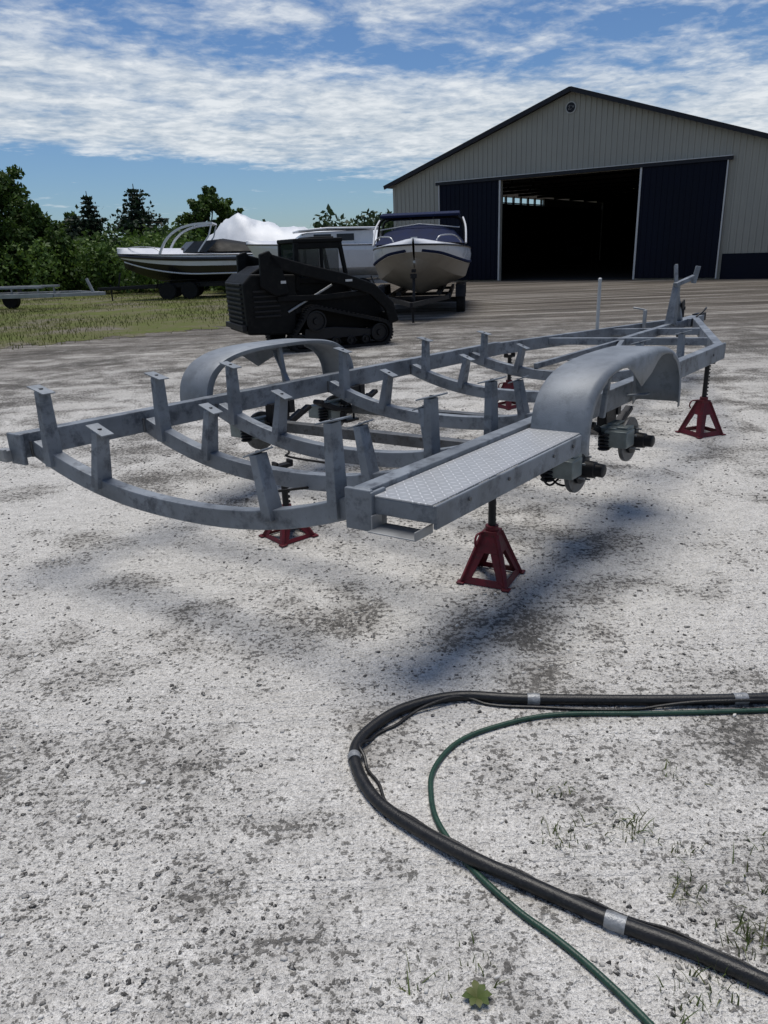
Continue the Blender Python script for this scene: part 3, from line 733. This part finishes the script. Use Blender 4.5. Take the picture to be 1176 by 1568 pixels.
# black & white cuddy boat on the lawn, bow to the left
e=empty('sport_boat',(-7,31,0)); tf=frame((-9.75,31.0,0),R(6))
S_=hull(e,tf,6.8,2.5,.50,1.58,[BLACKG,BLACKG,WHITEG,WHITEG],.22,full=2.0,split=(3,4,6),bow=.2)
b=B('white_boot_stripe',WHITEG,e,tf,True)
for sg in(1,-1):
    b.tube([(r_[3][0]-.01,(r_[3][1]+.015)*sg,r_[3][2]+.02) for r_ in S_[1:]],.03,8)
b.done()
b=B('black_sheer_stripe',BLACKG,e,tf,True)
for sg in(1,-1):
    b.tube([(r_[5][0]-.01,(r_[5][1]-.012)*sg,r_[5][2]+.0) for r_ in S_[1:]],.075,8)
b.done()
btrailer(e,tf,6.6,.56,True,BLACKM,tongue=1.3,wx=.30)
b=B('windshield',GLASS,e,tf,True); pts=[(3.2,-1.05),(2.3,-.85),(1.9,0),(2.3,.85),(3.2,1.05)]
for i in range(4):
    (x0,y0),(x1,y1)=pts[i],pts[i+1]; b.add([(x0,y0,1.72),(x1,y1,1.72),(x1+.45,y1*.9,2.12),(x0+.45,y0*.9,2.12)],[(0,1,2,3)])
b.done()
b=B('cockpit_cover',BLACKP,e,tf,True); vs=[];fs=[]
for x,hb,z0,z1 in [(2.0,.5,1.75,1.85),(2.8,.95,1.75,2.12),(3.8,1.08,1.72,2.2),(5.0,1.08,1.7,1.98),(6.6,1.05,1.66,1.8)]:
    for k in range(9): t=k/8; vs.append((x,hb*(1-2*t),z0+(z1-z0)*math.sin(math.pi*t)**.5))
for i in range(4):
    for k in range(8): fs.append((9*i+k,9*i+k+1,9*i+10+k,9*i+9+k))
b.add(vs,fs); b.done()
b=B('radar_arch',WHITEG,e,tf,True)
for sg in(1,-1):
    b.sweep(catmull([(1.45,1.12*sg,1.70),(1.75,1.12*sg,2.2),(2.2,1.05*sg,2.55),(2.8,.98*sg,2.72),(3.5,.92*sg,2.76)],5),.08,.15,up=(0,1,0)) 
    b.sweep([(3.5,.92*sg,2.76),(3.35,1.0*sg,2.3),(2.9,1.1*sg,1.74)],.05,.07,up=(0,1,0))
b.beam((3.4,-.95,2.76),(3.4,.95,2.76),.25,.06); b.beam((2.7,-.98,2.70),(2.7,.98,2.70),.08,.05); b.done()
b=B('bow_rail',ALU,e,tf,True)
for sg in(1,-1): b.tube(catmull([(.1,.1*sg,1.98),(.6,.5*sg,2.0),(1.2,.85*sg,1.93),(1.5,1.0*sg,1.76)],5),.015,8)
b.done()

# shrink wrapped boat
st=[(-.3,.1,1.95,2.0),(.4,.8,1.85,2.45),(.9,1.1,1.8,2.98),(1.4,1.25,1.8,3.18),(2.0,1.34,1.8,3.08),(2.6,1.36,1.8,2.86),(3.6,1.38,1.8,2.66),(4.6,1.38,1.8,2.5),(5.6,1.38,1.8,2.45),(6.6,1.38,1.8,2.45),(7.6,1.34,1.8,2.35)]
def wrap(e,tf,dz=0):
    K=15
    b=B('shrink_wrap_cover',TARP,e,tf,True); vs=[];fs=[]
    P=catmull([(s_[0],s_[1],s_[3]) for s_ in st],4)
    for i,p in enumerate(P):
        x,hb,z1=p; z0=1.82
        for k in range(K):
            t=k/(K-1); y=hb*(1-2*t); pr=1-abs(1-2*t)**1.5
            z=z0+(z1-z0)*pr+.05*math.sin(x*5+y*3)*pr+.035*math.sin(x*9-y*7)*pr+rng.normal(0,.018)
            vs.append((x+rng.normal(0,.02),y,z+dz))
    for i in range(len(P)-1):
        for k in range(K-1): fs.append((K*i+k,K*i+k+1,K*i+K+1+k,K*i+K+k))
    b.add(vs,fs); b.done()
e=empty('shrink_wrapped_boat',(-4,34,0)); tf=frame((-7.3,34.3,0),R(-4))
hull(e,tf,7.6,2.7,.6,1.9,[WHITEG,WHITEG,WHITEG,WHITEG],.12,full=2.0)
btrailer(e,tf,7.2,.65,True,GALV); wrap(e,tf)
e=empty('cabin_cruiser',(-2,27,0)); tf=frame((-4.1,27.5,0),R(12))
hull(e,tf,5.2,2.4,.6,1.75,[WHITEG,WHITEG,WHITEG,WHITEG],.12)
btrailer(e,tf,5.0,.65,True,GALV,tongue=.6)
b=B('cabin',WHITEG,e,tf,False,.06); b.prism([(1.0,1.78),(4.0,1.74),(4.0,2.24),(1.7,2.20)],-.95,.95); b.done()
b=B('cabin_windows',GLASS,e,tf,False,.01)
for y in(-.965,.965):
    for x in(1.8,2.6): b.box((x+.4,y,2.02),(.6,.03,.22))
b.done()
b=B('cabin_hardtop',TARP,e,tf,True,.03); b.sweep([(1.4,0,2.26),(2.4,0,2.32),(4.2,0,2.29)],2.1,.07); b.done()

# boat to the right of the barn
e=empty('shrink_wrapped_boat',(15.5,24,0)); tf=frame((13.9,24.9,0),R(-8))
hull(e,tf,7.6,2.7,.9,2.3,[WHITEG]*4,.12); btrailer(e,tf,7.2,.9,True,GALV,tongue=.1,stand=False); wrap(e,tf,.4)

# empty trailer at far left
e=empty('empty_boat_trailer',(-13,26,0)); tf=frame((-9.6,26.4,0),R(168))
b=B('frame',GALV,e,tf,False,.005)
for sg in(-1,1):
    b.sweep([(1.0,.8*sg,.52),(7,.8*sg,.52)],.09,.13); b.beam((-.4,0,.5),(1.0,.8*sg,.52),.08,.11); b.beam((1.6,.45*sg,.78),(6.6,.45*sg,.78),.14,.07)
    for x in(1.8,3.5,5,6.4): b.beam((x,.45*sg,.5),(x,.45*sg,.76),.05,.05)
for x in(1.8,3.5,5,6.6): b.beam((x,-.8,.5),(x,.8,.5),.07,.1)
b.beam((.0,0,.5),(.2,0,1.0),.07,.08); b.done()
t_=B('tires',RUBBER,e,tf,True); r_=B('rims',STEEL_D,e,tf,True)
for x in(4.0,4.85):
    for sg in(1,-1): wheel(t_,r_,(x,1.0*sg,.33),(0,sg,0))
t_.done(); r_.done()
b=B('fenders',BLACKP,e,tf,False,.01)
for sg in(1,-1): b.sweep([(3.5,1.0*sg,.45),(3.65,1.0*sg,.74),(5.2,1.0*sg,.74),(5.35,1.0*sg,.45)],.26,.02)
b.done()

# ------------------------------------------------------------------ compact track loader
e=empty('compact_track_loader',(-.85,13.9,0)); tf=frame((-.84,13.7,0),R(24),.88)
b=B('chassis',BLACKP,e,tf,False,.03)
b.prism([(-1.0,.32),(.95,.32),(1.05,.55),(.8,1.0),(-1.0,1.05)],-.5,.5)
b.prism([(-1.9,.38),(-.95,.32),(-.9,1.42),(-1.75,1.46),(-1.92,1.3)],-.72,.72)
b.prism([(-1.75,1.44),(-.75,1.44),(-.7,1.62),(-1.5,1.58)],-.5,.5)
b.done()
b=B('rear_grille',BLACKM,e,tf,False,.005)
for i in range(9): b.box((-1.93,0,.6+i*.085),(.04,1.1,.035))
for i in range(6): b.box((-1.5,-.735,.7+i*.09),(.5,.03,.035))
b.box((-1.95,0,.5),(.08,1.35,.1)); b.done()
b=B('lift_arms',BLACKP,e,tf,False,.02)
for y in(-.82,.82):
    b.prism([(-1.62,1.22),(-1.35,1.05),(-1.1,1.1),(-1.2,1.58),(-1.42,1.86),(-1.6,1.8)],y-.06,y+.06)
    b.sweep([(-1.45,y,1.70),(-.8,y,1.50),(.0,y,1.30),(.6,y,1.08),(.95,y,.75),(1.04,y,.42)],.12,.22,up=(0,0,1))
    b.sweep([(-1.3,y*.93,1.0),(-.4,y*.93,.98),(.5,y*.93,1.02)],.07,.11)
    b.prism([(-1.3,.7),(-.8,.7),(-.95,1.25),(-1.25,1.3)],y*.8-.05,y*.8+.05)
b.sweep([(1.0,-.82,.55),(1.0,.82,.55)],.12,.14); b.box((1.1,0,.38),(.08,1.2,.45)); b.done()
b=B('lift_cylinders',GALV,e,tf,True)
for y in(-.74,.74): b.cyl((-1.1,y,.75),(-.2,y,1.2),.022)
b.done()
b=B('cab_frame',BLACKP,e,tf,False,.02)
for y in(-.48,.48):
    b.beam((-.82,y,1.1),(-.78,y,1.98),.11,.09); b.beam((.28,y,.95),(.1,y,1.98),.08,.08); b.beam((-.28,y,1.2),(-.28,y,1.98),.06,.06)
    b.beam((-.82,y,1.30),(.2,y,1.26),.06,.12); b.beam((-.82,y,1.92),(.12,y,1.92),.06,.12)
b.box((-.34,0,2.01),(1.0,1.06,.08)); b.box((-.3,0,1.1),(1.1,.95,.3)); b.box((-.2,0,2.06),(.5,.7,.04)); b.done()
m_gl,ntg,bgl=newmat('cab_clear_glass'); bgl.inputs['Base Color'].default_value=(.03,.04,.04,1); bgl.inputs['Roughness'].default_value=.05; bgl.inputs['Alpha'].default_value=.55
b=B('cab_glass',m_gl,e,tf)
for y in(-.46,.46): b.box((-.55,y,1.64),(.46,.01,.64)); b.box((-.09,y,1.64),(.34,.01,.64))
b.box((-.8,0,1.66),(.01,.86,.6)); b.done()
b=B('cab_seat',BLACKP,e,tf,False,.03); b.box((-.45,0,1.3),(.45,.5,.12)); b.box((-.68,0,1.55),(.12,.48,.5)); b.done()
b=B('warning_stickers',TRIM,e,tf); b.box((-1.2,-.889,1.3),(.10,.005,.05)); b.box((.1,-.889,1.27),(.14,.004,.04)); b.done()
def trackpath():
    pts=[]
    def arc(cx_,cz_,r,a0,a1,n=9):
        for i in range(n+1):
            a=R(a0+(a1-a0)*i/n); pts.append((cx_+r*math.cos(a),cz_+r*math.sin(a)))
    arc(-.58,.56,.27,165,76); arc(.74,.25,.25,72,-90,12); 
    for i in range(1,8): pts.append((.74-(1.66*i/8),0.0))
    arc(-.92,.20,.20,-90,-200,8)
    return pts
tp=trackpath()
for sg in(-1,1):
    y0,y1=sg*.50,sg*.88
    b=B('rubber_track',RUBBER,e,tf,False); n=len(tp); vs=[];fs=[]
    cen=Vector((sum(p[0] for p in tp)/n,sum(p[1] for p in tp)/n))
    for i,p in enumerate(tp):
        a=Vector(tp[(i+1)%n])-Vector(tp[i-1]); nr=Vector((a.y,-a.x)).normalized()
        if nr.dot(Vector(p)-cen)<0: nr=-nr
        q=Vector(p)-nr*.05
        vs+=[(p[0],y0,p[1]),(p[0],y1,p[1]),(q.x,y1,q.y),(q.x,y0,q.y)]
    for i in range(n):
        j=(i+1)%n
        for k in range(4): fs.append((4*i+k,4*i+(k+1)%4,4*j+(k+1)%4,4*j+k))
    b.add(vs,fs)
    for i in range(n):
        p=Vector(tp[i]);q=Vector(tp[(i+1)%n]); m_=max(1,int((q-p).length/.09))
        for k in range(m_):
            c_=p+(q-p)*((k+.5)/m_); a=(q-p).normalized(); nr=Vector((a.y,-a.x))
            if nr.dot(c_-cen)<0: nr=-nr
            c_=c_+nr*.01
            A=[c_-a*.02-nr*.012,c_+a*.02-nr*.012,c_+a*.016+nr*.014,c_-a*.016+nr*.014]
            b.add([(v.x,y0+.005*sg,v.y) for v in A]+[(v.x,y1-.005*sg+.012*sg,v.y) for v in A],[(0,1,2,3),(4,5,6,7),(0,1,5,4),(1,2,6,5),(2,3,7,6),(3,0,4,7)])
    b.done()
    b=B('track_rollers',BLACKM,e,tf,True); ym=(y0+y1)/2
    for x,z,r in((-.58,.55,.2),(.74,.25,.18),(-.92,.2,.13),(-.55,.14,.09),(-.2,.14,.09),(.12,.14,.09),(.44,.14,.09)):
        b.lathe((x,ym,z),(0,sg,0),[(r,-.14),(r,.14),(r*.85,.145),(r*.8,.11),(r*.35,.11),(r*.3,.15)],22)
    b.done()
    b=B('track_frame',BLACKM,e,tf,False,.01); b.prism([(-.85,.2),(.6,.2),(.66,.32),(-.2,.42),(-.8,.42)],ym-.1,ym+.1); b.done()

# ------------------------------------------------------------------ vegetation
def leafmesh(name,C,size,m,parent=None):
    n=len(C); C=np.asarray(C,float); C[:,2]=np.maximum(C[:,2],.02)
    a=rng.normal(0,1,(n,3)); a/=np.linalg.norm(a,axis=1)[:,None]
    b_=rng.normal(0,1,(n,3)); b_-= (a*b_).sum(1)[:,None]*a; b_/=np.linalg.norm(b_,axis=1)[:,None]
    s=(size*(.5+rng.random(n)))[:,None]
    V=np.stack([C-a*s,C+b_*s*.55,C+a*s,C-b_*s*.55],1).reshape(-1,3)
    F=(np.arange(n)[:,None]*4+np.arange(4)[None]).tolist()
    return mkobj(name,V.tolist(),F,m,parent,recalc=False)
def shellpts(c,r,n,fill=.45):
    d=rng.normal(0,1,(n,3)); d/=np.linalg.norm(d,axis=1)[:,None]
    k=(fill+(1-fill)*rng.random(n))[:,None]**.6
    return np.array(c)+d*k*np.array(r)
def decid(x,y,H,rad,name='deciduous_tree',n=7000,leaf=.11,low=.25,gap=1.):
    e=empty(name,(x,y,0)); b=B('trunk',BARK,e,None,True)
    b.tube([(x,y,-.05),(x+.05,y,H*.2),(x-.05,y+.05,H*.5),(x,y,H*.85)],.2,10,[.035*H,.028*H,.018*H,.005*H])
    pts=[]; k=20
    for i in range(k):
        a=i*2.4; t=low+(1-low)*(i+.5)/k; rr=rad*math.sin(math.pi*min(1,(t-low)/(1.08-low)*.85+.15))**.7*(.45+.5*rng.random())
        cx_,cy_,cz_=x+math.cos(a)*rr,y+math.sin(a)*rr,H*t*(.93)
        b.tube([(x,y,cz_*.6),(x+(cx_-x)*.5,y+(cy_-y)*.5,cz_*.8),(cx_,cy_,cz_)],.05,6,[.012*H,.008*H,.003*H])
        s=rad*(.2+.2*rng.random())*gap; pts.append(shellpts((cx_,cy_,cz_),(s,s,s*.75),n//k,.2))
        for q in range(4):
            d=rng.normal(0,1,3); d/=np.linalg.norm(d); pts.append(shellpts(np.array((cx_,cy_,cz_))+d*s*1.1,(s*.4,)*3,n//k//6,.1))
    b.done(); leafmesh('crown',np.concatenate(pts),leaf,LEAF,e)
def spruce(x,y,H,rad,n=20):
    e=empty('spruce_tree',(x,y,0)); b=B('trunk',BARK,e,None,True); b.cyl((x,y,0),(x,y,H),.02*H,.004*H,8)
    pts=[]
    for i in range(n):
        t=i/n; z=H*(.1+.88*t); L=rad*(1-t)**.8*(.6+.7*rng.random())+.08
        nb=8 if t<.8 else 5
        for j in range(nb):
            a=j*6.283/nb+i*.7+rng.normal(0,.25); l=L*(.55+.65*rng.random())
            m_=int(26*l/rad*1.6)+10
            tt=rng.random(m_)**.8
            px=x+np.cos(a)*l*tt+rng.normal(0,.05*rad,m_)*(.4+tt); py=y+np.sin(a)*l*tt+rng.normal(0,.05*rad,m_)*(.4+tt)
            pz=z-.25*l*tt+.3*l*tt**3-np.abs(rng.normal(0,.05,m_))
            pts.append(np.stack([px,py,pz],-1))
            b.tube([(x,y,z),(x+math.cos(a)*l*.95,y+math.sin(a)*l*.95,z-.0*l)],.01,4,[.018,.006])
    b.done(); leafmesh('needles',np.concatenate(pts),.13,LEAFD,e)
decid(-18.6,39,6.1,2.5,n=13000,leaf=.12,low=.10,gap=1.25); decid(-22.5,41,6.8,2.8,n=11000,leaf=.13,low=.1,gap=1.2); decid(-16.6,38.5,3.8,1.6,n=7000,leaf=.1,low=.1,gap=1.2)
decid(-10.3,50,5.3,1.7,n=6000,leaf=.12,low=.3,gap=1.1); decid(-27,44,7,3,n=6000,leaf=.15)
decid(-20.0,52,4.3,1.9,n=5000,leaf=.13,low=.15); decid(-12.0,53,3.7,1.8,n=5000,leaf=.13,low=.1)
spruce(-16.8,47.5,5.4,2.0); spruce(-14.0,47.5,5.7,2.9,22); spruce(-18.6,50,4.5,2.0,16)
pts=[]
for i in range(190):
    x=-30+rng.random()*25; y=38+rng.normal(0,1.3)+(-x-5)*0.05; hh=(1.7+.8*rng.random())*(1 if x<-9 else .75)
    r_=.5+.6*rng.random(); pts.append(shellpts((x,y,hh*.55),(r_*1.2,r_,hh*.55),300,.5))
leafmesh('hedge',np.concatenate(pts),.10,HEDGE)
pts=[]
for i in range(120):
    x=-34+rng.random()*37; y=44+rng.normal(0,2.0); hh=(2.2+.9*rng.random()); r_=1.0+.6*rng.random()
    if x>-8: hh*=.6; y+=8
    pts.append(shellpts((x,y,hh*.5),(r_*1.3,r_,hh*.6),200,.6))
leafmesh('brush_bank',np.concatenate(pts),.13,LEAF)
pts=[]
for i in range(330):
    x=-150+rng.random()*230; y=112+rng.normal(0,5); hh=4.0+1.8*rng.random()+.9*math.sin(x*.21)+.6*math.sin(x*.7)
    if x<-6 and x>-40: hh-=.6
    if -7<x<3: hh+=1.1
    r_=1.3+1.6*rng.random(); pts.append(shellpts((x,y,hh*.6),(r_*1.4,r_,hh*.45),150,.5))
leafmesh('distant_treeline',np.concatenate(pts),.42,FAR)
